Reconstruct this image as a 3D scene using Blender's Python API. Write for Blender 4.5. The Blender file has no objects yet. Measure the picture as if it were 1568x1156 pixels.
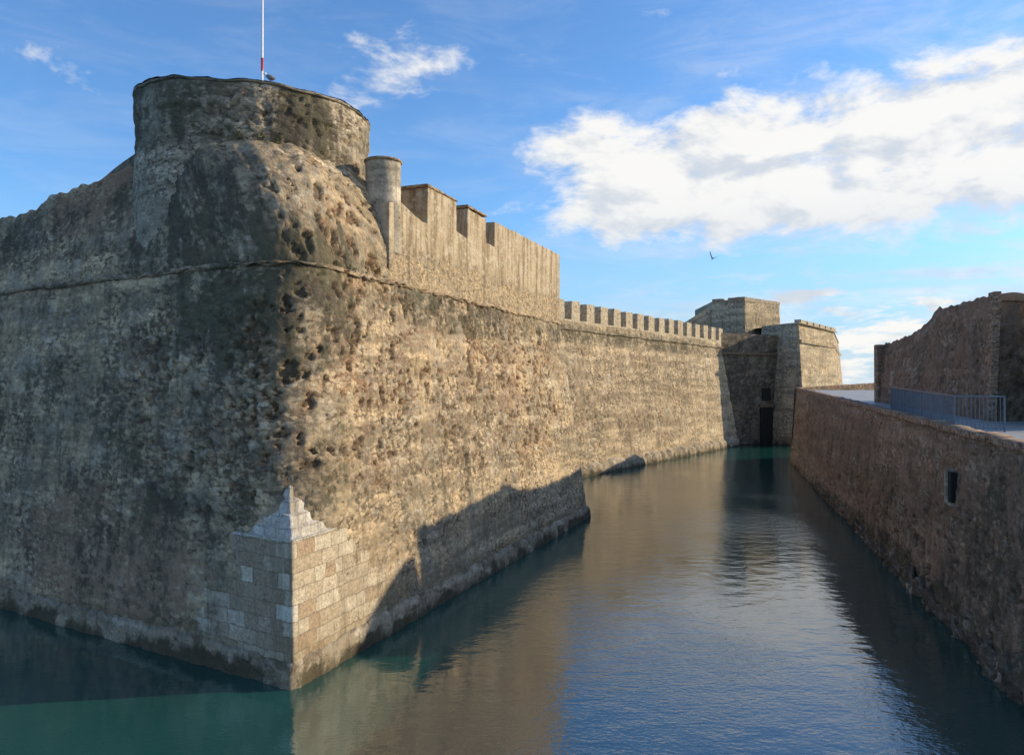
import bpy, math, random
import numpy as np
from mathutils import Vector
random.seed(4); rng=np.random.RandomState(7)
scn=bpy.context.scene
scn.view_settings.view_transform='Standard'
try: scn.view_settings.look='None'
except Exception: pass
scn.view_settings.exposure=0
COL=scn.collection

# ------------------------------------------------------------ numpy noise
def _h(x,y,s):
    n=(x*374761393+y*668265263+s*1442695041)&0xffffffff
    n=((n^(n>>13))*1274126177)&0xffffffff
    n=((n^(n>>15))*2246822519)&0xffffffff
    return ((n^(n>>16))&0xffffff)/float(0xffffff)
def vno(x,y,s):
    xi=np.floor(x).astype(np.int64); yi=np.floor(y).astype(np.int64)
    fx=x-xi; fy=y-yi; fx=fx*fx*fx*(fx*(fx*6-15)+10); fy=fy*fy*fy*(fy*(fy*6-15)+10)
    a=_h(xi,yi,s);b=_h(xi+1,yi,s);c=_h(xi,yi+1,s);d=_h(xi+1,yi+1,s)
    return (a+(b-a)*fx)*(1-fy)+(c+(d-c)*fx)*fy
def fbm(x,y,sc,oc,s,rough=.55):
    r=0;amp=1;t=0;ang=.6
    x=x*sc;y=y*sc
    for k in range(oc):
        r=r+amp*vno(x+17.3*k,y-9.1*k,s+k*31); t+=amp; amp*=rough
        x,y=(x*math.cos(ang)-y*math.sin(ang))*2.03,(x*math.sin(ang)+y*math.cos(ang))*2.03
    r=r/t
    return np.clip((r-.5)*1.5+.5,0,1)
def sst(v,a,b):
    t=np.clip((v-a)/(b-a),0,1); return t*t*(3-2*t)
def ellm(u,v,cu,cv,ru,rv): return np.clip(1-((u-cu)/ru)**2-((v-cv)/rv)**2,0,1)

# ------------------------------------------------------------ node helper
class NT:
    def __init__(s,tree):
        s.t=tree; s.t.nodes.clear()
    def n(s,typ,**p):
        nd=s.t.nodes.new(typ)
        for k,v in p.items(): setattr(nd,k,v)
        return nd
    def put(s,sock,v):
        if v is None: return
        if isinstance(v,bpy.types.NodeSocket): s.t.links.new(v,sock)
        else: sock.default_value=v
    def m(s,op,a,b=None,c=None,clamp=False):
        nd=s.n('ShaderNodeMath',operation=op); nd.use_clamp=clamp
        s.put(nd.inputs[0],a); s.put(nd.inputs[1],b); s.put(nd.inputs[2],c)
        return nd.outputs[0]
    def vm(s,op,a,b=None):
        nd=s.n('ShaderNodeVectorMath',operation=op)
        s.put(nd.inputs[0],a); s.put(nd.inputs[1],b)
        return nd.outputs[0]
    def mix(s,f,a,b,blend='MIX'):
        nd=s.n('ShaderNodeMix',data_type='RGBA',blend_type=blend)
        s.put(nd.inputs[0],f)
        for i,v in ((6,a),(7,b)):
            if isinstance(v,tuple) and len(v)==3: v=v+(1,)
            s.put(nd.inputs[i],v)
        return nd.outputs[2]
    def noise(s,vec,scale,detail=4,rough=.55,dist=0):
        nd=s.n('ShaderNodeTexNoise'); s.put(nd.inputs['Vector'],vec)
        nd.inputs['Scale'].default_value=scale; nd.inputs['Detail'].default_value=detail
        nd.inputs['Roughness'].default_value=rough; nd.inputs['Distortion'].default_value=dist
        return nd.outputs[0],nd.outputs[1]
    def vor(s,vec,scale,feature='F1'):
        nd=s.n('ShaderNodeTexVoronoi',feature=feature); nd.voronoi_dimensions='2D'; s.put(nd.inputs['Vector'],vec)
        nd.inputs['Scale'].default_value=scale
        return nd
    def mr(s,v,a,b,c=0.,d=1.,smooth=True):
        nd=s.n('ShaderNodeMapRange'); nd.interpolation_type='SMOOTHSTEP' if smooth else 'LINEAR'
        s.put(nd.inputs[0],v)
        for i,x in enumerate((a,b,c,d)): s.put(nd.inputs[i+1],x if isinstance(x,bpy.types.NodeSocket) else float(x))
        return nd.outputs[0]
    def xyz(s,x,y,z=0.):
        nd=s.n('ShaderNodeCombineXYZ'); s.put(nd.inputs[0],x); s.put(nd.inputs[1],y); s.put(nd.inputs[2],z)
        return nd.outputs[0]
    def sep(s,v):
        nd=s.n('ShaderNodeSeparateXYZ'); s.put(nd.inputs[0],v); return nd.outputs
    def ell(s,u,v,cu,cv,ru,rv):
        a=s.m('POWER',s.m('ABSOLUTE',s.m('DIVIDE',s.m('SUBTRACT',u,cu),ru)),2.)
        b=s.m('POWER',s.m('ABSOLUTE',s.m('DIVIDE',s.m('SUBTRACT',v,cv),rv)),2.)
        return s.m('SUBTRACT',1.,s.m('ADD',a,b),clamp=True)

MP={}
def rubble(name, pal, seed=0., su=4.2, sv=7.6, ashlar=None, dark=(), red=(), erode=(),
           plaster_z=None, wet=True, disp=.05, grey=.45, streak=.5, white=0.25, lite=False, bump=.028, stone=1., tint=None):
    mat=bpy.data.materials.new(name); mat.use_nodes=True
    MP[name]=dict(dark=dark,red=red,erode=erode,disp=disp,seed=int(seed*10),lite=lite,ashlar=ashlar)
    T=NT(mat.node_tree)
    uvn=T.n('ShaderNodeUVMap'); uvn.uv_map='UVMap'
    uv=uvn.outputs[0]
    U,V,_=T.sep(uv)
    p=T.vm('ADD',uv,(seed*13.7,seed*5.3,0.))
    n1,wc=T.noise(p,2.6,3,.62)
    if lite:
        mid,_=T.noise(p,.9,5,.65); big=T.sep(wc)[2]; lime=T.sep(wc)[1]
        sm=stone
    else:
        a1=T.n('ShaderNodeAttribute'); a1.attribute_name='wa'; a2=T.n('ShaderNodeAttribute'); a2.attribute_name='wb'
        big,mid,dk=T.sep(a1.outputs['Color']); rd,lime,ash=T.sep(a2.outputs['Color'])
        a3=T.n('ShaderNodeAttribute'); a3.attribute_name='wc'; er,e2,rend=T.sep(a3.outputs['Color'])
        a4=T.n('ShaderNodeAttribute'); a4.attribute_name='wd'; crs,_,_=T.sep(a4.outputs['Color'])
        sm=T.m('MULTIPLY',T.mr(rend,.35,.60,.35,1.),stone)
    pw=T.vm('ADD',p,T.vm('MULTIPLY',T.vm('SUBTRACT',wc,(.5,.5,.5)),(.42,.22,.0)))
    v1=T.vor(T.vm('MULTIPLY',pw,(su,sv,1.)),1.)
    v2=T.vor(T.vm('MULTIPLY',pw,(su*2.3,sv*1.9,1.)),1.)
    c1=T.sep(v1.outputs['Color']); rnd1,rnd1b,rnd1c=c1[0],c1[1],c1[2]; rnd2=T.sep(v2.outputs['Color'])[0]
    dst=v1.outputs['Distance']
    fine,_=T.noise(p,9.,5,.75)
    st,_=T.noise(T.vm('MULTIPLY',p,(1.7,.13,1.)),1.,4,.68)
    fz=T.m('SUBTRACT',fine,.5)
    midf=T.m('ADD',mid,T.m('MULTIPLY',fz,.5))
    c0=T.mix(T.mr(midf,.3,.7),pal[0],pal[3])
    c=T.mix(rnd1,pal[0],pal[1])
    c=T.mix(T.m('MULTIPLY',rnd2,.6),c,pal[2])
    c=T.mix(T.m('MULTIPLY',sm,.8),c0,c)
    c=T.mix(T.mr(big,.35,.7,0,.7),c,pal[3])
    midr=T.m('ADD',midf,T.m('MULTIPLY',T.m('SUBTRACT',rnd1b,.5),.25))
    c=T.mix(T.m('MULTIPLY',T.mr(midr,.45,.72),grey),c,(.275,.245,.19))
    lf=T.m('ADD',T.m('ADD',lime,T.m('MULTIPLY',fz,.8)),T.m('MULTIPLY',T.m('SUBTRACT',rnd1c,.5),.2))
    c=T.mix(T.m('MULTIPLY',T.mr(lf,.66,.82),min(1,white*2.)),c,(.51,.445,.34))
    sv_=T.m('ADD',T.m('MULTIPLY',rnd1c,.55),T.m('MULTIPLY',rnd2,.35))
    c=T.mix(sm,c,T.mix(1.,c,T.xyz(*(T.mr(sv_,.1,.85,.66,1.30,False),)*3),'MULTIPLY'))
    dj=T.m('ADD',dst,T.m('MULTIPLY',fz,.5))
    mort=T.m('MULTIPLY',T.mr(dj,.40,.62),sm)
    c=T.mix(T.m('MULTIPLY',mort,T.mr(mid,.35,.75,.03,.38)),c,(.40,.33,.24))
    crev=T.m('MULTIPLY',T.mr(T.m('ADD',dj,T.m('MULTIPLY',T.m('SUBTRACT',n1,.5),-.9)),.52,.66),T.mr(mid,.75,.35,.25,.75))
    c=T.mix(T.m('MULTIPLY',crev,sm),c,(.085,.065,.045))
    c=T.mix(T.m('MULTIPLY',T.mr(rnd1b,.90,.94,0,.5),sm),c,(.51,.455,.36))
    c=T.mix(T.m('MULTIPLY',T.mr(rnd1b,.10,.07,0,.5),sm),c,(.12,.09,.065))
    if not lite: c=T.mix(1.,c,T.xyz(*(T.mr(crs,.25,.75,.76,1.20,False),)*3),'MULTIPLY')
    val=T.m('ADD',T.m('MULTIPLY',fine,1.2),T.m('MULTIPLY',n1,.4))
    c=T.mix(1.,c,T.xyz(*(T.mr(val,.5,1.1,.42,1.55,False),)*3),'MULTIPLY')
    sf=T.m('ADD',st,T.m('MULTIPLY',fz,.25))
    c=T.mix(T.m('MULTIPLY',T.mr(sf,.53,.70),streak),c,(.12,.096,.068))
    h=T.m('ADD',T.m('MULTIPLY',T.m('SUBTRACT',1.,dst),.8),T.m('ADD',T.m('MULTIPLY',rnd1,.5),T.m('MULTIPLY',rnd2,.35)))
    h=T.m('ADD',T.m('MULTIPLY',h,sm),T.m('MULTIPLY',fine,1.7))
    pt=T.m('ADD',n1,T.m('MULTIPLY',fz,.7))
    if erode and not lite: pt=T.m('SUBTRACT',pt,T.m('MULTIPLY',e2,.10))
    pit=T.mr(pt,.31,.26)
    c=T.mix(T.m('MULTIPLY',pit,.75),c,(.075,.055,.038)); h=T.m('SUBTRACT',h,T.m('MULTIPLY',pit,2.))  # shade inside the pits painted into the base colour
    if plaster_z is not None:
        pm=T.mr(T.m('ADD',V,T.m('MULTIPLY',T.m('SUBTRACT',midf,.5),3.)),plaster_z-.15,plaster_z+.25)
        pc=T.mix(T.mr(midf,.3,.7),(.57,.465,.33),(.43,.335,.215))
        pc=T.mix(T.mr(sf,.44,.60,0,.85),pc,(.20,.145,.085))
        pc=T.mix(T.mr(lf,.54,.70,0,.6),pc,(.60,.54,.43))
        c=T.mix(T.m('MULTIPLY',pm,.85),c,pc)
        h=T.m('MULTIPLY',h,T.m('SUBTRACT',1.,T.m('MULTIPLY',pm,.55)))
    if not lite:
        if red: c=T.mix(T.mr(T.m('ADD',rd,T.m('MULTIPLY',T.m('SUBTRACT',rnd1,.5),.35)),.25,.8,0,.6),c,(.34,.195,.12))
        if erode:
            ef=T.m('ADD',er,T.m('MULTIPLY',fz,.3))
            c=T.mix(T.mr(T.m('ADD',e2,T.m('MULTIPLY',T.m('SUBTRACT',rnd2,.5),.6)),.35,.9,0,.5),c,(.38,.22,.12))
            c=T.mix(T.mr(ef,.3,.7,0,.7),c,(.10,.065,.04))  # darkness of the eroded holes put into the colour as shade
    if ashlar:
        bt=T.n('ShaderNodeTexBrick'); T.put(bt.inputs['Vector'],T.vm('ADD',uv,T.vm('MULTIPLY',T.vm('SUBTRACT',wc,(.5,.5,.5)),(.26,.17,0.))))
        bt.offset=.40; bt.squash=.62; bt.squash_frequency=3
        bt.inputs['Scale'].default_value=1.; bt.inputs['Mortar Size'].default_value=.015
        bt.inputs['Brick Width'].default_value=.92; bt.inputs['Row Height'].default_value=.455
        bt.inputs['Bias'].default_value=0.
        bt.inputs['Color1'].default_value=(1,1,1,1); bt.inputs['Color2'].default_value=(0,0,0,1)
        bt.inputs['Mortar'].default_value=(.5,.5,.5,1)
        br=T.sep(bt.outputs['Color'])[0]; bf=bt.outputs['Fac']
        if ashlar=='cap':
            ac=T.mix(br,(.58,.53,.44),(.66,.62,.54))
        else:
            ac=T.mix(T.mr(br,.1,.9),(.47,.375,.255),(.63,.545,.405))
            ac=T.mix(T.mr(br,.10,.05,0,.5),ac,(.38,.24,.15))
            ac=T.mix(T.mr(br,.90,.96,0,.6),ac,(.67,.62,.52))
            ac=T.mix(T.m('MULTIPLY',T.mr(br,.80,.40,0.,.8),T.m('LESS_THAN',T.m('SUBTRACT',U,50. if ashlar=='full' else 0.),0.)),ac,(.315,.235,.16))
            ac=T.mix(T.mr(V,1.3,.2,0,.6),ac,(.45,.35,.20))
        ac=T.mix(T.mr(midf,.45,.75,0,.45),ac,(.36,.29,.205))
        ac=T.mix(T.m('MULTIPLY',bf,.55),ac,(.24,.19,.13))
        ac=T.mix(1.,ac,T.xyz(*(T.mr(val,.5,1.1,.55,1.30),)*3),'MULTIPLY')
        ac=T.mix(T.m('MULTIPLY',pit,.65),ac,(.16,.12,.08))  # same painted pit shade on the ashlar blocks
        ac=T.mix(T.mr(sf,.50,.68,0,.55),ac,(.18,.145,.10))
        ah=T.m('ADD',T.m('MULTIPLY',T.m('SUBTRACT',1.,bf),1.1),T.m('ADD',T.m('MULTIPLY',fine,1.4),T.m('MULTIPLY',br,.5)))
        if ashlar in('full','cap'): am=1.
        else:
            e=T.m('ADD',ash,T.m('MULTIPLY',T.m('SUBTRACT',br,.5),.5))
            am=T.m('MULTIPLY',T.mr(e,.30,.42),.85)
        c=T.mix(am,c,ac)
        hm=T.n('ShaderNodeMix',data_type='FLOAT'); T.put(hm.inputs[0],am); T.put(hm.inputs[2],h); T.put(hm.inputs[3],ah); h=hm.outputs[0]
    if dark and not lite:
        dd=T.m('ADD',dk,T.m('ADD',T.m('MULTIPLY',fz,.9),T.m('MULTIPLY',T.m('SUBTRACT',rnd1,.5),.20)))
        c=T.mix(T.mr(dd,.28,.60,0,.45),c,(.165,.143,.104))
        c=T.mix(T.mr(dd,.47,.76,0,.76),c,T.mix(T.mr(lime,.4,.6),(.062,.053,.040),(.080,.076,.046)))
    if wet:
        wn=T.m('ADD',V,T.m('MULTIPLY',T.m('SUBTRACT',midf,.5),1.))
        c=T.mix(T.mr(wn,1.5,.5,0,.4),c,(.17,.125,.065))
        c=T.mix(T.mr(wn,.55,.1,0,.85),c,(.055,.046,.027))
    if tint: c=T.mix(1.,c,tint,'MULTIPLY')
    bs=T.n('ShaderNodeBsdfPrincipled'); T.put(bs.inputs['Base Color'],c)
    bs.inputs['Roughness'].default_value=.95
    bs.inputs['Specular IOR Level'].default_value=.15
    out=T.n('ShaderNodeOutputMaterial'); T.t.links.new(bs.outputs[0],out.inputs[0])
    b=T.n('ShaderNodeBump'); b.inputs['Distance'].default_value=bump; b.inputs['Strength'].default_value=1.
    T.put(b.inputs['Height'],h); T.t.links.new(b.outputs[0],bs.inputs['Normal'])
    return mat

def simple(name,col,rough=.8,metal=0,nz=.3,scale=3.,bump=0.):
    mat=bpy.data.materials.new(name); mat.use_nodes=True; T=NT(mat.node_tree)
    tc=T.n('ShaderNodeTexCoord').outputs['Object']
    f,_=T.noise(tc,scale,5,.65)
    c=T.mix(1.,col,T.xyz(*(T.mr(f,.3,.7,1-nz,1+nz),)*3),'MULTIPLY')
    bs=T.n('ShaderNodeBsdfPrincipled'); T.put(bs.inputs['Base Color'],c)
    bs.inputs['Roughness'].default_value=rough; bs.inputs['Metallic'].default_value=metal
    if bump:
        b=T.n('ShaderNodeBump'); b.inputs['Distance'].default_value=bump; T.put(b.inputs['Height'],f)
        T.t.links.new(b.outputs[0],bs.inputs['Normal'])
    out=T.n('ShaderNodeOutputMaterial'); T.t.links.new(bs.outputs[0],out.inputs[0])
    return mat

# ------------------------------------------------------------ mesh helper
def mesh_obj(name,verts,faces,uvs=None,mat=None,parent=None,smooth=False):
    me=bpy.data.meshes.new(name); me.from_pydata(verts,[],faces)
    if uvs is not None:
        l=me.uv_layers.new(name='UVMap')
        l.data.foreach_set('uv',np.array(uvs,dtype=np.float32).ravel())
    if smooth: me.polygons.foreach_set('use_smooth',[True]*len(me.polygons))
    if mat: me.materials.append(mat)
    me.update()
    ob=bpy.data.objects.new(name,me); COL.objects.link(ob)
    if parent: ob.parent=parent
    return ob
def empty(name):
    e=bpy.data.objects.new(name,None); COL.objects.link(e); return e

def grid(name,f,u0,u1,v0,v1,du,dv,mat,parent=None,uvf=None,us=None,k=1.,hold=None):
    if us is None: us=np.linspace(u0,u1,max(2,int(round(abs(u1-u0)/du))+1))
    vs=np.linspace(v0,v1,max(2,int(round(abs(v1-v0)/dv))+1))
    nu,nv=len(us),len(vs)
    V=np.array([f(u,v) for v in vs for u in us],float)
    UV=np.array([((u,v) if uvf is None else uvf(u,v)) for v in vs for u in us],float)
    P=V.reshape(nv,nu,3)
    i,j=np.meshgrid(np.arange(nu-1),np.arange(nv-1)); a=(j*nu+i).ravel()
    F=np.stack([a,a+1,a+1+nu,a+nu],1)
    p=MP.get(mat.name) if mat else None
    if p and not p['lite']:
        s=p['seed']; x=UV[:,0]+s*3.1; y=UV[:,1]+s*1.7
        big=fbm(x,y,.28,4,s+1); mid=fbm(x,y,1.0,5,s+2,.6); md2=fbm(x,y*1.3,3.6,2,s+3,.6); lime=fbm(x,y*.8,.7,6,s+4,.65)
        rend=fbm(x,y*1.3,.45,5,s+9,.62)
        crs=fbm(x*.22,y*2.3,1.,3,s+12,.7)
        z=np.zeros_like(big); dk=z.copy(); rd=z.copy(); er=z.copy(); e2=z.copy()
        dn=.55*fbm(x,y*.7,.6,6,s+5,.8)+.45*fbm(x*1.0,y*.45,1.6,5,s+15,.8)
        for (cu,cv,ru,rv,kk) in p['dark']:
            m=ellm(UV[:,0],UV[:,1],cu,cv,ru,rv); dk=np.maximum(dk,np.minimum(sst(m,0,.4),1)*(dn+ (m-.55)*.25)*(kk/.8))
        for (cu,cv,ru,rv,kk) in p['red']:
            rd=np.maximum(rd,sst(ellm(UV[:,0],UV[:,1],cu,cv,ru,rv),0,.6)*kk*(.3+mid))
        en=fbm(x+5,y*1.2,2.5,3,s+6,.6); eb=fbm(x+8,y,.5,3,s+7,.6); ec=fbm(x+3,y*1.3,1.1,4,s+8,.62)
        for (cu,cv,ru,rv,kk) in p['erode']:
            m=ellm(UV[:,0],UV[:,1],cu,cv,ru,rv); g=sst(m,0,.6)
            er=np.maximum(er,sst(en+.22*(eb-.5)+.07*(g-1),.745,.81)*g*kk)
            er=np.maximum(er,sst(ec+.05*(g-1),.78,.83)*g*kk)
            e2=np.maximum(e2,sst(eb*.5+en*.5,.4,.68)*g*kk)
        rend=np.clip(rend+e2*.35,0,1)
        ash=ellm(UV[:,0],UV[:,1],.2,-.6,5.4,6.4)+(big-.5)*.6+(mid-.5)*.5; ash=ash*sst(UV[:,1],4.6,4.0)*sst(np.abs(UV[:,0]-.2),6.6,4.)
        gu=np.gradient(P,axis=1); gv=np.gradient(P,axis=0); N=np.cross(gu,gv).reshape(-1,3)
        N/=np.maximum(1e-9,np.linalg.norm(N,axis=1))[:,None]
        h=p['disp']*((mid-.5)*1.1+(md2-.5)*1.0*(.35+rend)+(big-.5)*1.2+(crs-.5)*.35)-er*.16-e2*.03*(p['disp']>0)
        if p['ashlar']=='mask': h*=(1-.7*np.clip(ash*2,0,1))
        if hold is not None: h=h*np.array([hold(u,v) for v in vs for u in us])
        V=V+N*(h*k)[:,None]
    me=bpy.data.meshes.new(name)
    me.from_pydata(V.tolist(),[],F.tolist())
    l=me.uv_layers.new(name='UVMap'); l.data.foreach_set('uv',UV[F.ravel()].astype(np.float32).ravel())
    me.polygons.foreach_set('use_smooth',[True]*len(F))
    if p and not p['lite']:
        o=np.ones_like(big)
        for nm,ch in (('wa',(big,mid,np.clip(dk,0,1))),('wb',(np.clip(rd,0,1),lime,np.clip(ash,0,1))),('wc',(np.clip(er,0,1),e2,rend)),('wd',(crs,o,o))):
            at=me.attributes.new(nm,'FLOAT_COLOR','POINT'); at.data.foreach_set('color',np.stack(ch+(o,),1).astype(np.float32).ravel())
    if mat: me.materials.append(mat)
    me.update()
    ob=bpy.data.objects.new(name,me); COL.objects.link(ob)
    if parent: ob.parent=parent
    return ob

def profile_wall(name,o,d,th,prof,mat,parent=None,step=.6,jit=.03,zb=None):
    o=np.array(o,float); d=np.array(d,float); d/=np.linalg.norm(d)
    inn=np.array([-d[1],d[0]])
    pts=[]
    for (a,b) in zip(prof[:-1],prof[1:]):
        L=math.hypot(b[0]-a[0],b[1]-a[1]); n=max(1,int(L/step))
        for k in range(n):
            s=k/n; j=0 if (k==0 and not pts) else random.uniform(-jit,jit)
            pts.append((a[0]+(b[0]-a[0])*s+random.uniform(-jit,jit)*.5,a[1]+(b[1]-a[1])*s+j))
    pts.append(prof[-1])
    verts=[];faces=[];uvl=[]
    def P(t,z,w):
        q=o+d*t+inn*w; return (q[0],q[1],z)
    poly=[(prof[0][0],zb)]+[(prof[-1][0],zb)]+pts[::-1]
    N=len(poly)
    for (t,z) in poly: verts.append(P(t,z,0))
    for (t,z) in poly: verts.append(P(t+random.uniform(-jit,jit),z,th))
    faces.append(tuple(range(N))); uvl+=[(t,z) for (t,z) in poly]
    faces.append(tuple(range(2*N-1,N-1,-1))); uvl+=[(-t,z) for (t,z) in poly[::-1]]
    for i in range(N):
        j=(i+1)%N
        faces.append((i,i+N,j+N,j))
        a=poly[i];b=poly[j]
        if abs(b[0]-a[0])>abs(b[1]-a[1]): uvl+=[(a[0],a[1]),(a[0],a[1]+th),(b[0],b[1]+th),(b[0],b[1])]
        else: uvl+=[(a[0],a[1]),(a[0]+th,a[1]),(a[0]+th,b[1]),(a[0],b[1])]
    ob=mesh_obj(name,verts,faces,uvl,mat,parent)
    bv=ob.modifiers.new('b','BEVEL'); bv.width=.035; bv.segments=2; bv.limit_method='ANGLE'; bv.angle_limit=math.radians(50)
    return ob

def box(name,c,s,rot,mat,parent=None,bev=.01):
    x,y,z=[k/2 for k in s]; vs=[]
    for sx in(-x,x):
        for sy in(-y,y):
            for sz in(-z,z):
                vs.append((c[0]+sx*math.cos(rot)-sy*math.sin(rot),c[1]+sx*math.sin(rot)+sy*math.cos(rot),c[2]+sz))
    fs=[(0,1,3,2),(4,6,7,5),(0,4,5,1),(2,3,7,6),(0,2,6,4),(1,5,7,3)]
    uvl=[]
    for f in fs:
        for k in f: uvl.append((vs[k][0]+vs[k][1],vs[k][2]))
    ob=mesh_obj(name,vs,fs,uvl,mat,parent)
    if bev: b=ob.modifiers.new('b','BEVEL'); b.width=bev; b.segments=2
    return ob

def polywall(name,pts,z0,z1,bat,mat,parent,res=.3,u0=0,hf=None,hold=None):
    pts=[np.array(p,float) for p in pts]; n=len(pts)
    ds=[(pts[i+1]-pts[i])/np.linalg.norm(pts[i+1]-pts[i]) for i in range(n-1)]
    ns=[np.array([d[1],-d[0]]) for d in ds]
    mit=[]
    for i in range(n):
        if i==0: mit.append(ns[0])
        elif i==n-1: mit.append(ns[-1])
        else:
            s=ns[i-1]+ns[i]; mit.append(s/(1+float(ns[i-1]@ns[i])))
    acc=[0]
    for i in range(n-1): acc.append(acc[-1]+np.linalg.norm(pts[i+1]-pts[i]))
    us=[0.]
    for i in range(n-1):
        k=max(1,int((acc[i+1]-acc[i])/res)); us+=list(np.linspace(acc[i],acc[i+1],k+1)[1:])
    def f(u,v):
        i=min(n-2,max(0,int(np.searchsorted(acc,u,side='right'))-1)); s=(u-acc[i])/(acc[i+1]-acc[i])
        zt=z1 if hf is None else hf(u); z=z0+(zt-z0)*v
        off=bat*(z-z0)
        p=(pts[i]-mit[i]*off)*(1-s)+(pts[i+1]-mit[i+1]*off)*s
        return (p[0],p[1],z)
    return grid(name,f,0,0,0,1,1,res/(z1-z0),mat,parent,us=np.array(us),uvf=lambda u,v:(u0+u,z0+v*(z1-z0)),hold=hold)

# ------------------------------------------------------------ materials
TAN=[(.55,.41,.25),(.39,.285,.172),(.61,.46,.29),(.45,.345,.218)]
GRY=[(.42,.35,.255),(.30,.25,.175),(.47,.37,.25),(.35,.295,.215)]
FAR=[(.55,.425,.27),(.43,.325,.205),(.60,.475,.31),(.48,.375,.248)]
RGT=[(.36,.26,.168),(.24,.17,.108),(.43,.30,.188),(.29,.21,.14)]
CIT=[(.37,.255,.165),(.26,.175,.112),(.42,.285,.185),(.31,.22,.145)]
m_bast=rubble('bastion_rubble_stone',TAN,1.,ashlar='mask',
    dark=[(-1.8,11.6,6.5,3.2,.95),(-22.,8.,20.,9.,.72),(1.,6.5,3.0,3.,.68),(-7.,6.,8.,8.,.76),(16.,12.8,22.,1.6,.80),(12.,5.,12.,5.,.58)],  # weathering patches; wide left ellipses also put the unlit face's darkness into colour
    red=[(-9.,2.8,7.,3.2,1.),(10.,8.5,16.,5.,.45)],
    erode=[(4.,9.4,8.5,5.,1.),(-3.,8.5,7.,5.,.6),(18.,9.,15.,6.,.75)],disp=.055,grey=.5,streak=.65)
m_glac=rubble('glacis_stone',TAN,2.,dark=[(-5.,15.6,7.,3.4,1.),(-20.,16.,12.,3.,.8),(1,13.5,5,1.6,.85)],red=[(-11.,17.,5.,2.,.9)],
    erode=[(3.5,14.8,4.5,3.,1.)],wet=False,disp=.06,grey=.5,white=.3)
m_tower=rubble('tower_masonry',GRY,3.,su=4.2,sv=9.,dark=[(1.9,19.2,1.7,2.6,1.15),(-5.,20,6.,2.2,.82),(3.,17.,4.,2.6,.86),(8.,19.,6.,3.,.62)],wet=False,disp=.045,grey=.6,white=.4,streak=.8,erode=[(2.,18.5,6.,4.,.5)],stone=.95)
m_ramp=rubble('ramp_masonry',GRY,3.3,dark=[(28.,18.,14.,4.,.85)],wet=False,disp=.03,grey=.6,white=.2,streak=.5,stone=.7)
m_par=rubble('parapet_render_stone',TAN,4.,plaster_z=14.9,wet=False,grey=.3,streak=.7,lite=True,bump=.04,stone=.7)
m_parb=rubble('parapet_brick_stone',[(.46,.30,.18),(.34,.22,.13),(.52,.36,.23),(.40,.28,.17)],5.,su=3.5,sv=11.,wet=False,grey=.25,lite=True)
m_cap=rubble('corner_ashlar',TAN,6.,ashlar='full',disp=.025,wet=True)
m_capw=rubble('corner_cap_limestone',TAN,6.5,ashlar='cap',disp=.035,wet=False)
m_curt=rubble('curtain_wall_stone',FAR,7.,su=2.8,sv=5.,red=[(14.,8.,30.,8.,.4)],dark=[(20.,14.2,60.,1.3,.8),(14.,7.,40.,7.,.58)],disp=.07,grey=.3,white=.3,bump=.035,erode=[(10,9,30,6,.5)],stone=.9)
m_merl=rubble('merlon_stone',[(.58,.48,.34),(.48,.385,.26),(.61,.52,.385),(.52,.43,.30)],8.,wet=False,grey=.25,lite=True,stone=.6)
m_far=rubble('far_bastion_stone',FAR,9.,su=2.4,sv=4.2,disp=.06,grey=.4,bump=.035,stone=.8)
m_rec_shade=rubble('recess_shade_stone',RGT,9.5,su=2.4,sv=4.2,disp=.06,grey=.4,bump=.035,stone=.8,dark=[(7,8,12,12,.8)],tint=(.72,.74,.78))  # recess shade put into the colour: darker palette and cool tint
m_quay=rubble('quay_rubble_stone',RGT,10.,su=3.6,sv=6.5,disp=.06,grey=.3,bump=.034,stone=1.,
    dark=[(75.,4.,20.,5.,.84),(66.,.4,60.,1.9,.98),(40.,4.,40.,4.,.62)],red=[(50.,4.5,60.,4.,.7)],erode=[(70.,2.,50.,3.4,.8)])
m_cope=rubble('brick_coping',[(.46,.28,.17),(.34,.20,.12),(.50,.34,.22),(.38,.245,.155)],11.,su=5.,sv=9.,wet=False,grey=.25,lite=True)
m_rw=rubble('citadel_wall_stone',CIT,12.,su=3.,sv=5.2,wet=False,disp=.05,grey=.3,streak=.3,white=.4,bump=.04,erode=[(15,9,30,5,.5)],dark=[(20,10,25,5,.58)],red=[(20,9,30,8,.8)])
m_pave=simple('pale_paving',(.36,.35,.33),.55,nz=.2,scale=1.2)
m_earth=simple('terreplein_earth',(.22,.19,.12),.95,nz=.4,scale=.8)
m_white=simple('white_paint',(.8,.8,.8),.4,nz=.05)
m_redp=simple('red_paint',(.55,.04,.03),.4,nz=.05)
m_metal=simple('blue_grey_railing_paint',(.10,.15,.20),.45,.3,nz=.1)
m_black=simple('dark_interior',(.02,.018,.015),.95)
m_pl=rubble('plinth_stone',[(.53,.45,.335),(.39,.305,.205),(.57,.49,.375),(.45,.365,.255)],14.,su=1.6,sv=3.,disp=.05,grey=.3,white=.4)
m_rock=rubble('waterline_masonry',[(.13,.10,.07),(.075,.06,.04),(.17,.13,.09),(.10,.08,.055)],21.,su=2.5,sv=4.,wet=False,disp=.16,grey=.05,white=.02,streak=.2)
m_tur=rubble('turret_render',[(.52,.455,.35),(.46,.395,.29),(.55,.475,.37),(.44,.375,.28)],16.,wet=False,disp=.012,grey=.35,streak=.7,white=.3,stone=.15,bump=.012)

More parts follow.
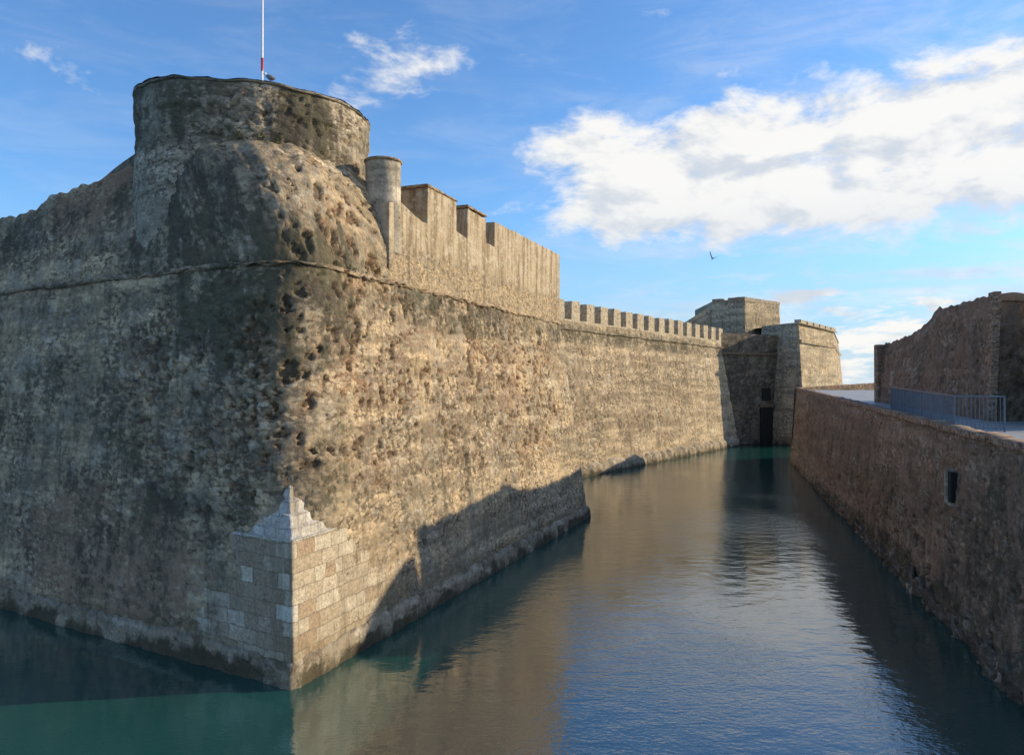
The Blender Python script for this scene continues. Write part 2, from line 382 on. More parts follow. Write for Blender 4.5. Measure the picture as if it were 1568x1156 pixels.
# ------------------------------------------------------------ bastion plan
A=np.array([-6.53,23.0]); Bp=np.array([5.22,52.9])
u1=np.array([-14.54,8.6]); u1/=np.linalg.norm(u1)
u2=Bp-A; LEN=np.linalg.norm(u2); u2/=LEN
n1=np.array([-u1[1],u1[0]]); n1=n1 if n1[1]<0 else -n1
n2=np.array([u2[1],-u2[0]])
cosT=float(u1@u2); th=math.acos(cosT); sT=math.sin(th)
a1=math.atan2(n1[1],n1[0]); a2=math.atan2(n2[1],n2[0])
bis=(u1+u2)/np.linalg.norm(u1+u2)
UMAX=31.45
def plan(u,d,R=2.1):
    c=A+d/sT*(u1+u2)
    L=R/math.tan(th/2); ha=R*(math.pi-th)/2
    if u<-ha: return c+u1*(L-u-ha)
    if u>ha:
        tend=LEN-(1+cosT)/sT*d
        return c+u2*(L+(u-ha)*(tend-L)/(UMAX-ha))
    ce=c+bis*(R/math.sin(th/2))
    a=a1+(a2-a1)*(u+ha)/(2*ha)
    return ce+R*np.array([math.cos(a),math.sin(a)])
BAT=2.0/13.3
bastion=empty('bastion')
def fb(u,z):
    p=plan(u,BAT*z); return (p[0],p[1],z)
us=np.concatenate([np.linspace(-45,-24,130),np.linspace(-24,16,600)[1:],np.linspace(16,UMAX,190)[1:]])
edgeh=lambda u,v: min(1.,(UMAX-u)/.5)
grid('lower_wall',fb,0,0,-.6,13.3,.1,.066,m_bast,bastion,us=us,hold=edgeh)
fl=-n2
Btop=lambda z: Bp+BAT*z*(-n2)
def ff(u,z):
    p=Btop(z)+fl*(u*(12.3-BAT*z)/12.3) ; return (p[0],p[1],z)
grid('flank_wall',ff,0,12.3,-.6,13.3,.3,.3,m_bast,bastion,uvf=lambda u,v:(u+UMAX,v),hold=lambda u,v:min(1.,u/.6))
def cord(u,a,r=.12,z0=13.3,d=2.0,R=2.1):
    p=plan(u,d-r*math.cos(a)*1.0,R); return (p[0],p[1],z0+r*math.sin(a)+.03*math.sin(u*1.1)+.012*math.sin(u*5))
grid('cordon',lambda u,a:cord(u,a),-45,UMAX,-math.pi/2,math.pi/2,.12,.4,m_bast,bastion,uvf=lambda u,a:(u,9.6+.2*a),k=.8)
PL=[(-.22,-.6),(-.22,.0),(-.20,.55),(-.12,.72),(.12,.78)]
def fpl(u,k):
    i=min(int(k),3); s=k-i
    o=PL[i][0]+(PL[i+1][0]-PL[i][0])*s; z=PL[i][1]+(PL[i+1][1]-PL[i][1])*s
    w=.05*math.sin(u*3.1)+.04*math.sin(u*7.7+1)+.03*math.sin(u*17.)
    p=plan(u,BAT*max(z,0)+o+w*.6,.25); return (p[0],p[1],z+w*.6)
grid('plinth',fpl,-45,UMAX,0,4,.12,.25,m_pl,bastion,uvf=lambda u,k:(u,PL[int(k)][1]+(0 if k>=4 else (PL[int(k)+1][1]-PL[int(k)][1])*(k-int(k)))))
ZC=4.16
def fc(u,z):
    p=plan(u,BAT*z-.05+.16*(abs(u)/2.9)**6,.06); return (p[0],p[1],z)
grid('corner_cutwater',fc,-2.9,2.9,0,ZC,.06,.06,m_cap,bastion,uvf=lambda u,v:(u+50.,v))
ap=np.array([*plan(0,BAT*6.5+.12),6.5])
NS=6
def fcap(u,v):
    e=np.array(fc(u,ZC)); sv=v*NS; k=math.floor(sv); fr=sv-k
    v2=min(1,(k+min(1,fr/.35)*.55+ max(0,(fr-.35)/.65)*.45)/NS)
    vz=min(1,(k+min(1,fr/.35)*.22+ max(0,(fr-.35)/.65)*.78)/NS)
    p=e.copy(); p[:2]=e[:2]+(ap[:2]-e[:2])*v2; p[2]=ZC+(ap[2]-ZC)*(vz**1.15)
    p[:2]+=bis*(.20*math.sin(math.pi*v)*(1-abs(u)/2.9))
    p[2]+=.03*math.sin(u*4.+k*2.)*(1-v)
    return p
grid('corner_cap',fcap,-2.8,2.8,0,.97,.06,1/70,m_capw,bastion,uvf=lambda u,v:(u*(1-.7*v)+50.3,4.1+v*2.73))
def flip(u,a):
    p=plan(u,BAT*ZC-.04-.04*math.cos(a)+.16*(abs(u)/2.9)**6,.06); return (p[0],p[1],ZC+.05*math.sin(a))
grid('cap_drip_course',flip,-2.7,2.7,-math.pi/2,math.pi/2,.1,.5,m_capw,bastion,uvf=lambda u,a:(u,4+.1*a))

# upper slopes
TC=np.array([-11.5,34.5]); TR=4.9
kn=[]
def circ(deg,r=4.6): a=math.radians(deg); return TC+r*np.array([math.cos(a),math.sin(a)])
for u,P,z in [(-45,plan(-45,3.6),17.1),(-16.5,plan(-16.5,3.4),17.3),(-15.0,plan(-15.0,3.2),17.75),(-10.6,plan(-10.6,3.3),18.05),(-8.6,circ(210),18.5),(-5.6,circ(232),18.6),
              (-2.4,circ(256),18.7),(0,circ(281),18.8),(2.,circ(303),18.8),(4.2,circ(332),18.6),(6.0,plan(6.0,3.0),17.4),(7.6,plan(7.6,2.4),16.3)]:
    kn.append((u,P[0],P[1],z))
kn=np.array(kn)
ug=np.concatenate([np.linspace(-45,-18,110),np.linspace(-18,7.6,340)[1:]])
T3=np.stack([np.interp(ug,kn[:,0],kn[:,i]) for i in (1,2,3)],1)
ker=np.exp(-np.linspace(-2,2,25)**2); ker/=ker.sum()
Ts=T3.copy()
for i in range(3):
    pad=np.pad(T3[:,i],12,mode='edge'); Ts[:,i]=np.convolve(pad,ker,'valid')
Ts[:112]=T3[:112]
idx={round(float(u),5):k for k,u in enumerate(ug)}
def fg(u,v):
    b=plan(u,2.05); k=idx[round(float(u),5)]; t=Ts[k]
    p=np.array([b[0],b[1],13.3]); w=math.exp(-((u-1.6)/4.4)**2)
    q=p+(t-p)*v
    q[:2]-=bis*(.75*w*math.sin(math.pi*v**.85))
    q[2]+=(.6*w)*math.sin(math.pi*v)+.06*math.sin(u*1.7+v*5)*math.sin(math.pi*v)
    q[2]+= (.05*math.sin(u*2.9)+.04*math.sin(u*7.1))*v
    return q
grid('upper_slope',fg,0,0,0,1,.1,.015,m_glac,bastion,uvf=lambda u,v:(u,13.3+v*4.8),us=ug)

# tower
tw=empty('round_tower')
def rim(a):
    dx=math.cos(a)
    return 20.85+.45*max(0,-dx)**1.0 + .03*math.sin(a*9)+.02*math.sin(a*23+1)
def ft(u,v):
    a=u/TR; z0=14.; z=z0+(rim(a)-z0)*v
    r=TR+.14*(1-v)*1.5 -.05
    r+=.09*min(1,max(0,(v-.83)/.02))
    r+=.05*math.sin(3*a+2)
    return (TC[0]+r*math.cos(a),TC[1]+r*math.sin(a),z)
aoff=-72*math.pi/180*TR
grid('tower_wall',ft,-math.pi*TR,math.pi*TR,0,1,.075,.0105,m_tower,tw,uvf=lambda u,v:(u-aoff,14+v*6.9))
def fr(u,v):
    a=u/TR; r=TR+.1-v*1.3+.05*math.sin(3*a+2)*(1-v); z=rim(a)+.03-(.0 if v<.9 else 1.2)
    return (TC[0]+r*math.cos(a),TC[1]+r*math.sin(a),z)
grid('tower_rim',fr,-math.pi*TR,math.pi*TR,0,1,.1,.1,m_tower,tw,uvf=lambda u,v:(u,21+v*1.3))
cv=[(TC[0]+4.0*math.cos(a),TC[1]+4.0*math.sin(a),20.1) for a in np.linspace(0,2*math.pi,49)[:-1]]
mesh_obj('tower_platform',cv,[tuple(range(48))],None,m_earth,tw)
def frc(zo,rr):
    def g(u,a):
        an=u/TR; r=TR+.05+.05*math.sin(3*an+2)+rr*math.cos(a); z=rim(an)+zo+rr*math.sin(a)
        return (TC[0]+r*math.cos(an),TC[1]+r*math.sin(an),z)
    return g
grid('rim_course',frc(-.04,.06),-math.pi*TR,math.pi*TR,-math.pi/2,math.pi/2,.1,.4,m_tower,tw,uvf=lambda u,a:(u+3,21+.15*a),k=.5)

# small round turret
tt=empty('corner_turret')
tc2=plan(6.25,2.72)
def fs(u,v):
    a=u/.74; z=14.6+4.0*v
    r=.76+.012*math.sin(a*5+v*9)
    return (tc2[0]+r*math.cos(a),tc2[1]+r*math.sin(a),z)
grid('turret_wall',fs,-math.pi*.74,math.pi*.74,0,1,.06,.0175,m_tur,tt,uvf=lambda u,v:(u,14.6+v*4))
mesh_obj('turret_top',[(tc2[0]+.8*math.cos(a),tc2[1]+.8*math.sin(a),18.6) for a in np.linspace(0,2*math.pi,33)[:-1]],[tuple(range(32))],[(math.cos(a),18.5) for a in np.linspace(0,2*math.pi,33)[:-1]],m_parb,tt)
grid('turret_coping',lambda u,a:(tc2[0]+(.77+.06*math.cos(a))*math.cos(u),tc2[1]+(.77+.06*math.cos(a))*math.sin(u),18.58+.06*math.sin(a)),0,2*math.pi,-math.pi/2,math.pi/2,.2,.5,m_parb,tt,uvf=lambda u,a:(u,18+a*.1))

# parapet with embrasures
par=empty('embrasured_parapet')
c2=A+2.0/sT*(u1+u2)
tE=LEN-(1+cosT)/sT*2.0
S=16.75
prof=[(6.6,S-.1),(7.5,S+.2),(8.4,S-.1),(10.0,S-.35),(10.05,18.2),(13.1,18.1),(13.15,S-.1),(14.4,S-.2),(14.44,18.1),(16.8,18.0),(16.84,S),(18.0,S-.1),(18.03,18.15),(tE,18.1)]
profile_wall('parapet',c2-n2*.02,u2,2.6,prof,m_par,par,zb=13.35,jit=.05,step=.35)
for a,b in ((10.,13.1),(14.4,16.8)):
    profile_wall('merlon_coping',c2+n2*.04,u2,2.7,[(a-.05,18.27),(b+.05,18.2)],m_parb,par,zb=18.12,jit=.02,step=.3)
profile_wall('flank_parapet',Btop(13.3)+u2*-.03,-n2,1.5,[(2.7,18.0),(10.5,17.9)],m_par,par,zb=13.3)

P0=plan(-45,3.2);P1=plan(-14.,3.6)
rf=[(P0[0],P0[1]),(P1[0],P1[1]),(-15.3,33.2),(-11.6,34.5),tuple(c2+u2*8-n2*2.4),tuple(c2+u2*(tE-1.)-n2*1.2),tuple(Btop(13.3)-n2*11+u2*-.5),(-18,70),(-60,80)]
mesh_obj('terreplein_ground',[(x,y,16.4) for x,y in rf],[tuple(range(len(rf)))],None,m_earth,bastion)

emb=empty('rampart_ramp_wall')
o=np.array([-30.,43.6]); e=np.array([-15.2,35.5])
def hr(u): return float(np.interp(u,[0,7,9,14.6,16.9],[16.6,18.2,19.0,21.0,21.4]))+.03*math.sin(u*2.3)
polywall('ramp_face',[o,e],14.5,20.,.05,m_ramp,emb,res=.16,hf=hr,u0=20,hold=lambda u,v:min(1,(1-v)*5))
ev=[];ef=[]
for i,t in enumerate(np.linspace(0,1,18)):
    q=o+(e-o)*t; z=hr(t*16.87)-.02; nn=np.array([.48,.877]); ev+=[(q[0]+.25*nn[0],q[1]+.25*nn[1],z),(q[0]+5*nn[0],q[1]+5*nn[1],z-.3)]
    if i: ef.append((2*i-2,2*i,2*i+1,2*i-1))
mesh_obj('ramp_top',ev,ef,None,m_earth,emb)

# ------------------------------------------------------------ curtain wall
cur=empty('curtain_wall')
C0=np.array([7.57,76.7]); cd=np.array([.562,.827]); cd/=np.linalg.norm(cd); cn=np.array([cd[1],-cd[0]])
CB=1.6/15
def fcw(u,z):
    p=C0+cd*u-cn*CB*z; return (p[0],p[1],z)
grid('curtain_face',fcw,-24,48.5,-.6,15.4,.18,.18,m_curt,cur)
grid('curtain_cordon',lambda u,a:(lambda p:(p[0],p[1],14.6+.16*math.sin(a)))(C0+cd*u-cn*(CB*14.6-.18*math.cos(a))),-24,47.5,-math.pi/2,math.pi/2,.5,.6,m_curt,cur,uvf=lambda u,a:(u,14.+a*.2))
def cpl(u,k):
    z=[-.5,.9,1.3][int(k)] ; o_=[.5,.4,-.1][int(k)]; w=.08*math.sin(u*1.3)+.06*math.sin(u*4.1)
    p=C0+cd*u+cn*(o_+w-CB*max(z,0)); return (p[0],p[1],z+w)
grid('curtain_plinth',cpl,-24,46.8,0,2,.25,1.,m_pl,cur,uvf=lambda u,k:(u,[-.5,.9,1.3][int(k)]))
prof=[(-24,15.6)]; t=-22.2
while t<44.5:
    zt=17.45+random.uniform(-.07,.07); prof+=[(t,15.6),(t+.03,zt),(t+1.75,zt+random.uniform(-.04,.04)),(t+1.78,15.6)]; t+=3.12+random.uniform(-.05,.05)
prof.append((48,15.6))
profile_wall('battlement',C0-cn*(CB*15.4-.03),cd,2.2,prof,m_merl,cur,zb=15.38,jit=.04,step=.6)
q0=C0-cd*24-cn*3.4;q1=C0+cd*46.5-cn*3.4
q2=q1-cn*40;q3=q0-cn*30
mesh_obj('rampart_walk',[(*q0,15.3),(*q1,15.3),(*q2,15.3),(*q3,15.3)],[(0,1,2,3)],None,m_earth,cur)

# ------------------------------------------------------------ far bastion
fbn=empty('far_bastion')
pE=np.array([30.5,113.9]); pF=np.array([43.4,120.5])
polywall('recess_wall',[pE,pF],-.6,16.8,.0,m_rec_shade,fbn)
polywall('bastion_faces',[(38.6,123.0),(40.6,117.2),(42.9,112.4),(57.5,133.),(75.,172.)],-.6,18.5,.09,m_far,fbn,res=.25,u0=40)
polywall('bastion_cordon',[(40.6+1.1,117.2+2),(42.9+.10,112.4+1.80),(57.5-1.35,133.+.35),(75.-1.3,172.)],15.4,15.8,-.3,m_far,fbn,res=.4,u0=10)
mesh_obj('far_bastion_top',[(40.5,122.5,18.3),(42.7,117.5,18.3),(43.3,115.0,18.3),(55.6,132.5,18.3),(72.,169.,18.3),(34,160,18.3)],[(0,1,2,3,4,5)],None,m_earth,fbn)
a0=np.array([42.9,112.4])+np.array([.2,2.9]); a1_=np.array([55.6,132.6]); d=(a1_-a0)/np.linalg.norm(a1_-a0)
pr=[(0.3,18.45)]; t=1.2
while t<21: pr+=[(t,18.45),(t+.02,18.95),(t+2.9,18.95),(t+2.92,18.45)]; t+=3.7
pr.append((23.5,18.45))
profile_wall('far_parapet',a0,d,1.0,pr,m_merl,fbn,zb=18.2,jit=.05)
rdn=(pF-pE)/np.linalg.norm(pF-pE); rang=math.atan2(rdn[1],rdn[0])
dc=pE+rdn*9.6
box('recess_door',(dc[0],dc[1],2.9),(2.4,.5,5.4),rang,m_black,fbn)
box('recess_window',(dc[0],dc[1],7.6),(1.6,.5,1.9),rang,m_black,fbn)
box('recess_lintel',(dc[0],dc[1],5.9),(3.0,.8,.5),rang,m_rec_shade,fbn)
box('recess_ledge',(pE[0]+rdn[0]*6.6,pE[1]+rdn[1]*6.6,13.8),(13.,.5,.35),rang,m_rec_shade,fbn)
cav=empty('cavalier_blockhouse')
polywall('block_faces',[(33.6,142.),(33.0,127.5),(37.8,124.5),(46.0,131.),(42,142)],14,22.9,.03,m_far,cav,res=.3,u0=20)
mesh_obj('cavalier_top',[(33.3,127.7,22.8),(37.8,124.9,22.8),(45.7,131.1,22.8),(41.8,141.8,22.8),(33.9,141.8,22.8)],[(0,1,2,3,4)],None,m_earth,cav)
profile_wall('block_parapet',(33.25,127.55),(4.65,-2.9),.7,[(0,23.3),(1.9,23.3),(1.95,23.0),(2.6,23.0),(2.65,23.35),(5.4,23.4)],m_parb,cav,zb=22.7)
profile_wall('block_parapet_side',(37.9,124.85),(8.0,6.35),.7,[(0,23.4),(10.1,23.2)],m_merl,cav,zb=22.7)
polywall('low_wing',[(28.0,127.5),(33.2,127.6)],14,21.0,.04,m_far,cav,u0=31,hf=lambda t:19.0+t*.62)

# ------------------------------------------------------------ right quay
qy=empty('quay_wall')
qd=np.array([.2647,1.]); qd/=np.linalg.norm(qd); qi=np.array([.966,-.256])
Q=lambda Y:np.array([8.75+.2647*Y,Y])
ztop=lambda Y:6.62+.0225*Y
def fq(s,v):
    Y=90.5-s; z=-.6+(ztop(Y)+.6)*v; p=Q(Y)+qi*(.085*z)
    w=.06*math.sin(Y*.9)+.04*math.sin(Y*2.3+z)
    p=p-qi*(w)
    return (p[0],p[1],z)
usq=np.concatenate([np.linspace(0,45,240),np.linspace(45,82,520)[1:],np.linspace(82,100,90)[1:]])
grid('quay_face',fq,0,0,0,1,.1,.0095,m_quay,qy,us=usq,uvf=lambda s,v:(s,v*8.))
polywall('quay_end',[Q(90.5)+np.array([26,13.]),Q(90.5)],-.6,8.6,.085,m_quay,qy,res=.4)
def fcope(s,k):
    Y=90.5-s; i=int(k)
    o_,dz=[(-.06,-.16),(-.07,.05),(-.03,.09),(.48,.09),(.5,.05),(.5,-.5)][i]
    w=.015*math.sin(s*5)+.02*math.sin(s*1.9)+.012*math.sin(s*17)
    p=Q(Y)+qi*(.085*ztop(Y)+o_-(.06*math.sin(Y*.9)+.04)); return (p[0],p[1],ztop(Y)+dz+w)
grid('brick_coping',fcope,0,100,0,5,.12,1.,m_cope,qy,uvf=lambda s,k:(s,k*.12))
def fro(s,v):
    Y=74-s; a=v*math.pi*.5
    n=fbm(np.array([Y*1.]),np.array([v*.8]),.9,3,5)[0]; m_=fbm(np.array([Y*1.]),np.array([3.]),1.3,2,9)[0]
    r=(.10+.32*n)*(.4+.6*min(1,s/14)); H=(.2+.7*m_)*(.35+.65*min(1,s/14))
    p=Q(Y)-qi*(r*math.cos(a)-.1); return (p[0],p[1],-.25+(H+.25)*math.sin(a))
grid('waterline_footing',fro,0,66,0,1,.08,.06,m_rock,qy,uvf=lambda s,v:(s,v*1.4))
nd=Q(29.6)+qi*(.085*5.2-.12)
ra=math.atan2(qd[1],qd[0])
box('niche_opening',(nd[0],nd[1],5.1),(.42,.20,1.15),ra,m_black,qy)
box('niche_jamb',(nd[0]-.02+.27*qd[0],nd[1]+.27*qd[1],5.12),(.14,.34,1.3),ra,m_merl,qy)
box('niche_sill',(nd[0],nd[1],4.46),(.62,.28,.12),ra,m_merl,qy)

zg=lambda Y:ztop(Y)-.22
vs=[];
for Y in (-30,0,20,40,60,75,90.4):
    a=Q(Y); vs+= [(a[0]+.9,Y,zg(Y)),(a[0]+400,Y+ (0 if Y<90 else 200),zg(Y))]
mesh_obj('promenade_pavement',vs,[(2*i,2*i+1,2*i+3,2*i+2) for i in range(6)],None,m_pave)
p0=Q(90.2)+np.array([.9,0.])
pw=empty('promenade_parapet')
profile_wall('parapet_body',p0,(13.2,6.5),.5,[(0,8.72),(14.7,9.35)],m_cope,pw,zb=7.8,jit=.02)

# citadel wall
cit=empty('citadel_wall')
def topR(u):
    L0=8.7
    if u<L0: return 12.1
    Y=58.7-(u-L0)
    if Y>37.3: return float(np.interp(Y,[37.4,41,44.5,45.6,46.6,47.6,50.9,56.5,58.7],[13.6,13.6,13.6,13.75,13.5,13.0,12.45,12.15,12.2]))+.04*math.sin(u*2.7)+.03*math.sin(u*6.1)
    return 13.6+.05*math.sin(u*3)
XR=lambda Y:24.3+.214*(Y-39.8)
cp_=[(XR(58.7)+7.5,63.1),(XR(58.7)-.5,58.7),(XR(37.4)-.5,37.4),(44,40.5)]
polywall('citadel_faces',cp_,6.8,13.,.10,m_rw,cit,res=.12,hf=topR,hold=lambda u,v:min(1,.15+(1-v)*5))
mesh_obj('citadel_top',[(XR(58)+.3,58.2,11.9),(XR(38)+.35,38.0,13.2),(44,41.4,13.2),(60,66,12.)],[(0,3,2,1)],None,m_earth,cit)
for k in range(17):
    z=6.85+k*.40; w=.55 if k%2 else .75
    q=np.array([XR(37.4)-.5,37.4])+np.array([.108*(z-6.8),.095*(z-6.8)])
    box('quoin_%d'%k,(q[0]+.13,q[1]+w*.40,z+.2),(.34,w,.405),-.2,m_cope,cit,bev=.03)
box('brick_pier',(XR(58.2)-.2,58.6,9.35),(.6,.6,5.5),0,m_cope,cit,bev=.08)
rwl=rubble('citadel_plain',CIT,31.,wet=False,lite=True)
profile_wall('unseen_shadow_wall',(25.6,38.0),(-2.1,-4.9),1.2,[(0,13.3),(1.0,13.2),(2.6,12.4),(4.2,11.6),(5.3,11.0)],rwl,cit,zb=6.9)  # added wall out of view, sloped to cast the slanting shadow edge

# railing
rl=empty('railing')
def rail(p,q,n):
    p=np.array(p);q=np.array(q)
    rot=math.atan2(q[1]-p[1],q[0]-p[0]); H=1.45
    for k in range(n+1):
        s=k/n; c=p+(q-p)*s
        post=(k%12==0); w=.06 if post else .022
        box('post_%d'%k if post else 'baluster_%d'%k,(c[0],c[1],c[2]+H/2),(w,w,H+(.08 if post else -.1)),rot,m_metal,rl,bev=0)
    for hz,nm in ((H,'top_rail'),(.15,'bottom_rail')):
        vs=[];hw=.03
        for c in (p,q):
            for (a,b) in ((-hw,-hw),(hw,-hw),(hw,hw),(-hw,hw)):
                vs.append((c[0]-math.sin(rot)*a,c[1]+math.cos(rot)*a,c[2]+hz+b))
        mesh_obj(nm,vs,[(0,1,5,4),(1,2,6,5),(2,3,7,6),(3,0,4,7),(0,3,2,1),(4,5,6,7)],None,m_metal,rl)
rail((22.9,46.4,zg(46.4)),(18.2,31.6,zg(31.6)),84)
rail((18.2,31.6,zg(31.6)),(20.0,31.2,zg(31.2)),12)

# ------------------------------------------------------------ flagpole, gulls
fp=empty('flagpole')
def tube(name,p,q,r0,r1,mat,parent,n=12):
    vs=[(p[0]+r0*math.cos(a),p[1]+r0*math.sin(a),p[2]) for a in np.linspace(0,2*math.pi,n+1)[:-1]]
    vs+=[(q[0]+r1*math.cos(a),q[1]+r1*math.sin(a),q[2]) for a in np.linspace(0,2*math.pi,n+1)[:-1]]
    fs=[(i,(i+1)%n,(i+1)%n+n,i+n) for i in range(n)]+[tuple(range(n,2*n))]
    return mesh_obj(name,vs,fs,None,mat,parent,True)
fx,fy=-11.27,34.5
tube('pole_lower',(fx,fy,20),(fx,fy,23.15),.06,.055,m_white,fp)
tube('pole_band',(fx,fy,23.15),(fx,fy,23.75),.057,.055,m_redp,fp)
tube('pole_upper',(fx,fy,23.75),(fx,fy,32),.052,.04,m_white,fp)
tube('pole_base',(fx,fy,20.1),(fx,fy,20.5),.2,.16,m_metal,fp)
m_gull=simple('gull_feathers',(.22,.22,.23),.8,nz=.2)
def gull_fly(loc):
    g=empty('flying_gull')
    def fbod(a,v):
        r=.075*math.sin(math.pi*min(1,v*1.02))**.6*(1-.35*v); return (loc[0]+r*math.cos(a),loc[1]-.24+.5*v,loc[2]+r*.9*math.sin(a)+.02*(1-v))
    grid('body',fbod,0,2*math.pi,0.01,.98,.5,.08,m_gull,g)
    for s,nm in ((-1,'wing_left'),(1,'wing_right')):
        up=[(.03,0.03),(.22,.22),(.32,.42),(.36,.62)]
        vs=[]
        for (a,(dx,dz)) in zip(((-.10,.13),(-.13,.09),(-.07,.10),(.10,.14)),up):
            vs+=[(loc[0]+s*dx*(1 if s>0 else .5),loc[1]+a[0],loc[2]+dz*(1 if s<0 else .35)),(loc[0]+s*dx*(1 if s>0 else .5),loc[1]+a[1],loc[2]+dz*(1 if s<0 else .35)-.01)]
        w=mesh_obj(nm,vs,[(2*i,2*i+1,2*i+3,2*i+2) for i in range(3)],None,m_gull,g); so=w.modifiers.new('s','SOLIDIFY'); so.thickness=.02
    mesh_obj('tail',[(loc[0]-.03,loc[1]+.2,loc[2]),(loc[0]+.03,loc[1]+.2,loc[2]),(loc[0]+.08,loc[1]+.38,loc[2]),(loc[0]-.08,loc[1]+.38,loc[2])],[(0,1,2,3)],None,m_gull,g)
gull_fly((15.7,60.,18.9))
pgx,pgy=-9.5,30.05; pz=rim(math.atan2(pgy-TC[1],pgx-TC[0]))+.06
pg=empty('perched_gull')
def fpb(a,v):
    r=.11*math.sin(math.pi*v)**.7; return (pgx-.2+.42*v,pgy+r*math.cos(a),pz+.16-.05*v+r*math.sin(a)+.08*(1-v)**3)
grid('body',fpb,0,2*math.pi,.01,.99,.5,.1,m_gull,pg)
def fph(a,v):
    r=.055*math.sin(math.pi*v)**.6; return (pgx-.28+.14*v,pgy+r*math.cos(a),pz+.30+r*math.sin(a))
grid('head',fph,0,2*math.pi,.01,.99,.5,.15,m_white,pg)
tube('neck',(pgx-.13,pgy,pz+.18),(pgx-.2,pgy,pz+.3),.055,.045,m_white,pg)
tube('leg_left',(pgx,pgy-.03,pz-.06),(pgx,pgy-.03,pz+.1),.01,.01,m_redp,pg,6)
tube('leg_right',(pgx,pgy+.03,pz-.06),(pgx,pgy+.03,pz+.1),.01,.01,m_redp,pg,6)

# ------------------------------------------------------------ wall plants
m_leaf=simple('leaf',(.09,.10,.045),.8,nz=.5,scale=6.)
def tufts(name,centres):
    vs=[];fs=[]
    for (c,nrm,size,n) in centres:
        for _ in range(n):
            d=rng.normal(size=3); d/=np.linalg.norm(d); d=d*.8+np.array([nrm[0],nrm[1],.6]);
            p=np.array(c)+rng.normal(size=3)*size*.35; q=p+d*size*rng.uniform(.3,.8); w=rng.normal(size=3)*size*.12
            k=len(vs); vs+=[tuple(p-w),tuple(p+w),tuple(q+w*.3),tuple(q-w*.3)]; fs.append((k,k+1,k+2,k+3))
    mesh_obj(name,vs,fs,None,m_leaf)
cs=[]
for _ in range(24):
    a=math.radians(rng.uniform(262,300)); c=(TC[0]+4.95*math.cos(a),TC[1]+4.95*math.sin(a),18.75+rng.uniform(-.2,.1))
    cs.append((c,(math.cos(a)*.4,math.sin(a)*.4),rng.uniform(.06,.15),22))
for _ in range(26):
    u=rng.uniform(-9,6); p=plan(u,1.85); cs.append(((p[0],p[1],13.42),(-bis[0]*.3,-bis[1]*.3),rng.uniform(.05,.12),14))
tufts('wall_plants',cs)

# ------------------------------------------------------------ water
def water():
    mat=bpy.data.materials.new('harbour_water'); mat.use_nodes=True; T=NT(mat.node_tree)
    P=T.n('ShaderNodeNewGeometry').outputs['Position']
    big,_=T.noise(T.vm('MULTIPLY',P,(1.,.5,1.)),.09,3,.6)
    w1,_=T.noise(T.vm('MULTIPLY',P,(1.,1.5,1.)),.9,2,.5,.3)
    w2,_=T.noise(T.vm('MULTIPLY',P,(1.,1.6,1.)),4.8,3,.55)
    X,Y,Z=T.sep(P)
    calm=T.mr(T.m('SUBTRACT',X,T.m('MULTIPLY',Y,.2)),-16.,-2.,.35,1.)
    patch=T.mr(big,.38,.62,.35,1.6)
    h=T.m('ADD',T.m('MULTIPLY',w1,.75),T.m('MULTIPLY',T.m('MULTIPLY',w2,.34),patch))
    h=T.m('MULTIPLY',h,calm)
    b=T.n('ShaderNodeBump'); b.inputs['Distance'].default_value=.030; b.inputs['Strength'].default_value=1.; T.put(b.inputs['Height'],h)
    bs=T.n('ShaderNodeBsdfPrincipled')
    c=T.mix(T.mr(big,.4,.6),(.006,.058,.050),(.012,.082,.068))
    T.put(bs.inputs['Base Color'],c)
    bs.inputs['Roughness'].default_value=.04; bs.inputs['IOR'].default_value=2.5
    T.t.links.new(b.outputs[0],bs.inputs['Normal'])
    out=T.n('ShaderNodeOutputMaterial'); T.t.links.new(bs.outputs[0],out.inputs[0])
    return mat
R_=6000
mesh_obj('water',[(-R_,-R_,0),(R_,-R_,0),(R_,R_,0),(-R_,R_,0)],[(0,1,2,3)],None,water())

# ------------------------------------------------------------ sun + sky
s=np.array([.97,.24,math.tan(math.radians(20))*math.hypot(.97,.24)])
sl=bpy.data.lights.new('sun','SUN'); sl.energy=5.0; sl.angle=math.radians(.5); sl.color=(1.,.84,.59)
so=bpy.data.objects.new('sun',sl); COL.objects.link(so)
so.rotation_euler=Vector(s).to_track_quat('Z','Y').to_euler(); so.location=(40,10,40)
w=bpy.data.worlds.new('World'); scn.world=w; w.use_nodes=True
T=NT(w.node_tree)
sky=T.n('ShaderNodeTexSky'); sky.sky_type='NISHITA'; sky.sun_disc=False
sky.sun_elevation=math.radians(20); sky.sun_rotation=math.atan2(.97,.24)
sky.air_density=1.0; sky.dust_density=.6; sky.ozone_density=2.5
bg=T.n('ShaderNodeBackground'); bg.inputs[1].default_value=.15
D=T.n('ShaderNodeTexCoord').outputs['Generated']
X,Y,Z=T.sep(D)
az=T.m('ARCTAN2',X,Y); el=T.m('ARCSINE',Z)
skc=T.mix(1.,sky.outputs[0],(.82,1.18,1.52),'MULTIPLY')
skc=T.mix(T.mr(el,.24,.0,0,.85),skc,(2.7,4.1,5.6))
T.put(bg.inputs[0],skc)
cp=T.xyz(T.m('MULTIPLY',az,3.2),T.m('MULTIPLY',el,6.2),.37)
cn1,cnc=T.noise(cp,2.6,9,.60,.2)
cn2,_=T.noise(T.vm('ADD',cp,(.08,.13,.0)),2.6,4,.58,.2)
cl,_=T.noise(T.xyz(T.m('MULTIPLY',az,4.),T.m('MULTIPLY',el,15.),4.1),2.6,7,.6,.2)
band=T.m('MULTIPLY',T.mr(el,.13,.23),T.mr(T.m('SUBTRACT',el,T.m('MULTIPLY',az,.07)),.38,.28))
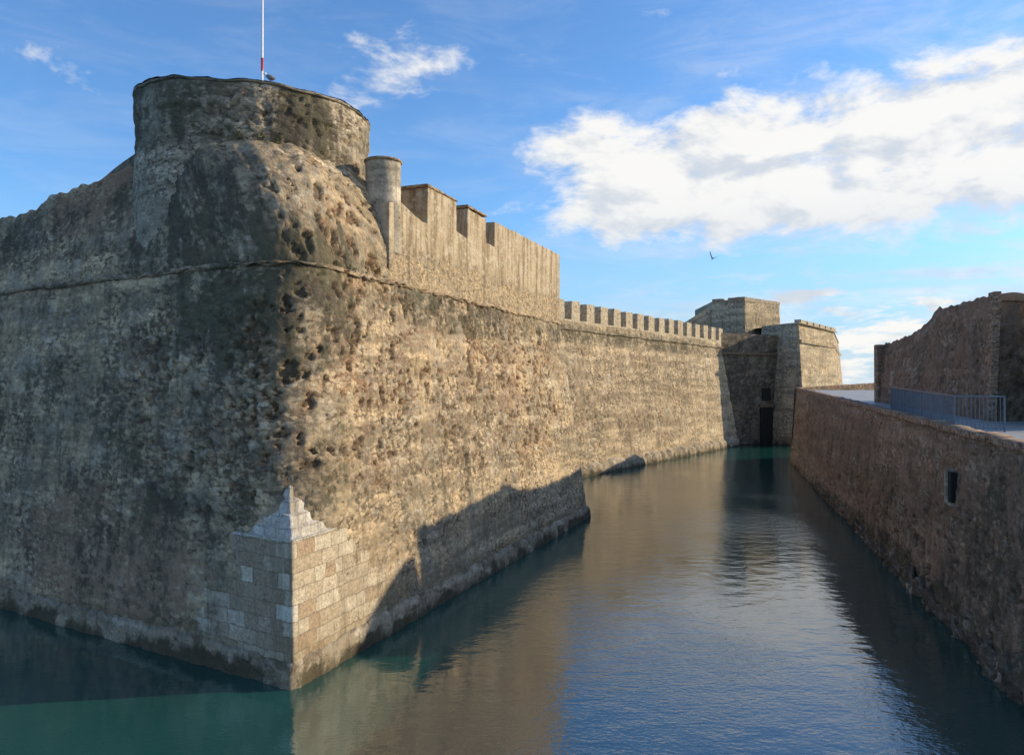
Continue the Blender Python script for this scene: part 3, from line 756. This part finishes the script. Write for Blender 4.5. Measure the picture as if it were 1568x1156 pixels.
band=T.m('MULTIPLY',band,T.mr(az,-.06,.14))
low=T.m('MULTIPLY',T.mr(el,.17,.05),T.mr(az,.02,.30))
wisp=T.m('MAXIMUM',T.ell(az,el,-.125,.385,.12,.09),T.m('MULTIPLY',T.ell(az,el,-.52,.33,.16,.05),.6))
veil=T.m('MULTIPLY',T.mr(az,-.1,.55),T.mr(el,.5,.12))
M=T.m('ADD',T.m('MULTIPLY',band,.40),T.m('MULTIPLY',wisp,.17))
M=T.m('SUBTRACT',M,.03)
den=T.m('ADD',cn1,M)
dens=T.mr(den,.60,.82)
lowd=T.m('MULTIPLY',T.mr(T.m('ADD',cl,T.m('MULTIPLY',low,.12)),.54,.70),T.mr(low,.0,.5))
dens=T.m('MAXIMUM',dens,lowd)
sn,_=T.noise(T.xyz(T.m('MULTIPLY',az,3.),T.m('MULTIPLY',el,12.),1.3),2.,7,.62,.5)
stra=T.m('MULTIPLY',T.mr(sn,.40,.75),T.m('ADD',T.m('MULTIPLY',veil,.9),.12))
dens=T.m('MAXIMUM',dens,stra)
lit=T.mr(T.m('SUBTRACT',cn1,cn2),-.16,.06)
lit=T.m('MULTIPLY',lit,T.m('MAXIMUM',T.mr(T.m('ADD',el,T.m('MULTIPLY',cn1,.06)),.18,.29,.40,1.),T.mr(low,.2,.7)))
cc=T.mix(lit,(.72,.77,.84),(1.06,1.04,1.00))
bc=T.n('ShaderNodeBackground'); T.put(bc.inputs[0],cc); bc.inputs[1].default_value=.93
mx=T.n('ShaderNodeMixShader'); T.put(mx.inputs[0],T.m('MULTIPLY',dens,.96)); T.t.links.new(bg.outputs[0],mx.inputs[1]); T.t.links.new(bc.outputs[0],mx.inputs[2])
ow=T.n('ShaderNodeOutputWorld'); T.t.links.new(mx.outputs[0],ow.inputs[0])

# ------------------------------------------------------------ camera
cam=bpy.data.cameras.new('camera'); cam.lens=27; cam.sensor_width=36; cam.clip_end=20000; cam.clip_start=.1
co=bpy.data.objects.new('camera',cam); COL.objects.link(co); co.location=(0,0,9)
co.rotation_euler=(math.radians(90+.585),0,0); scn.camera=co
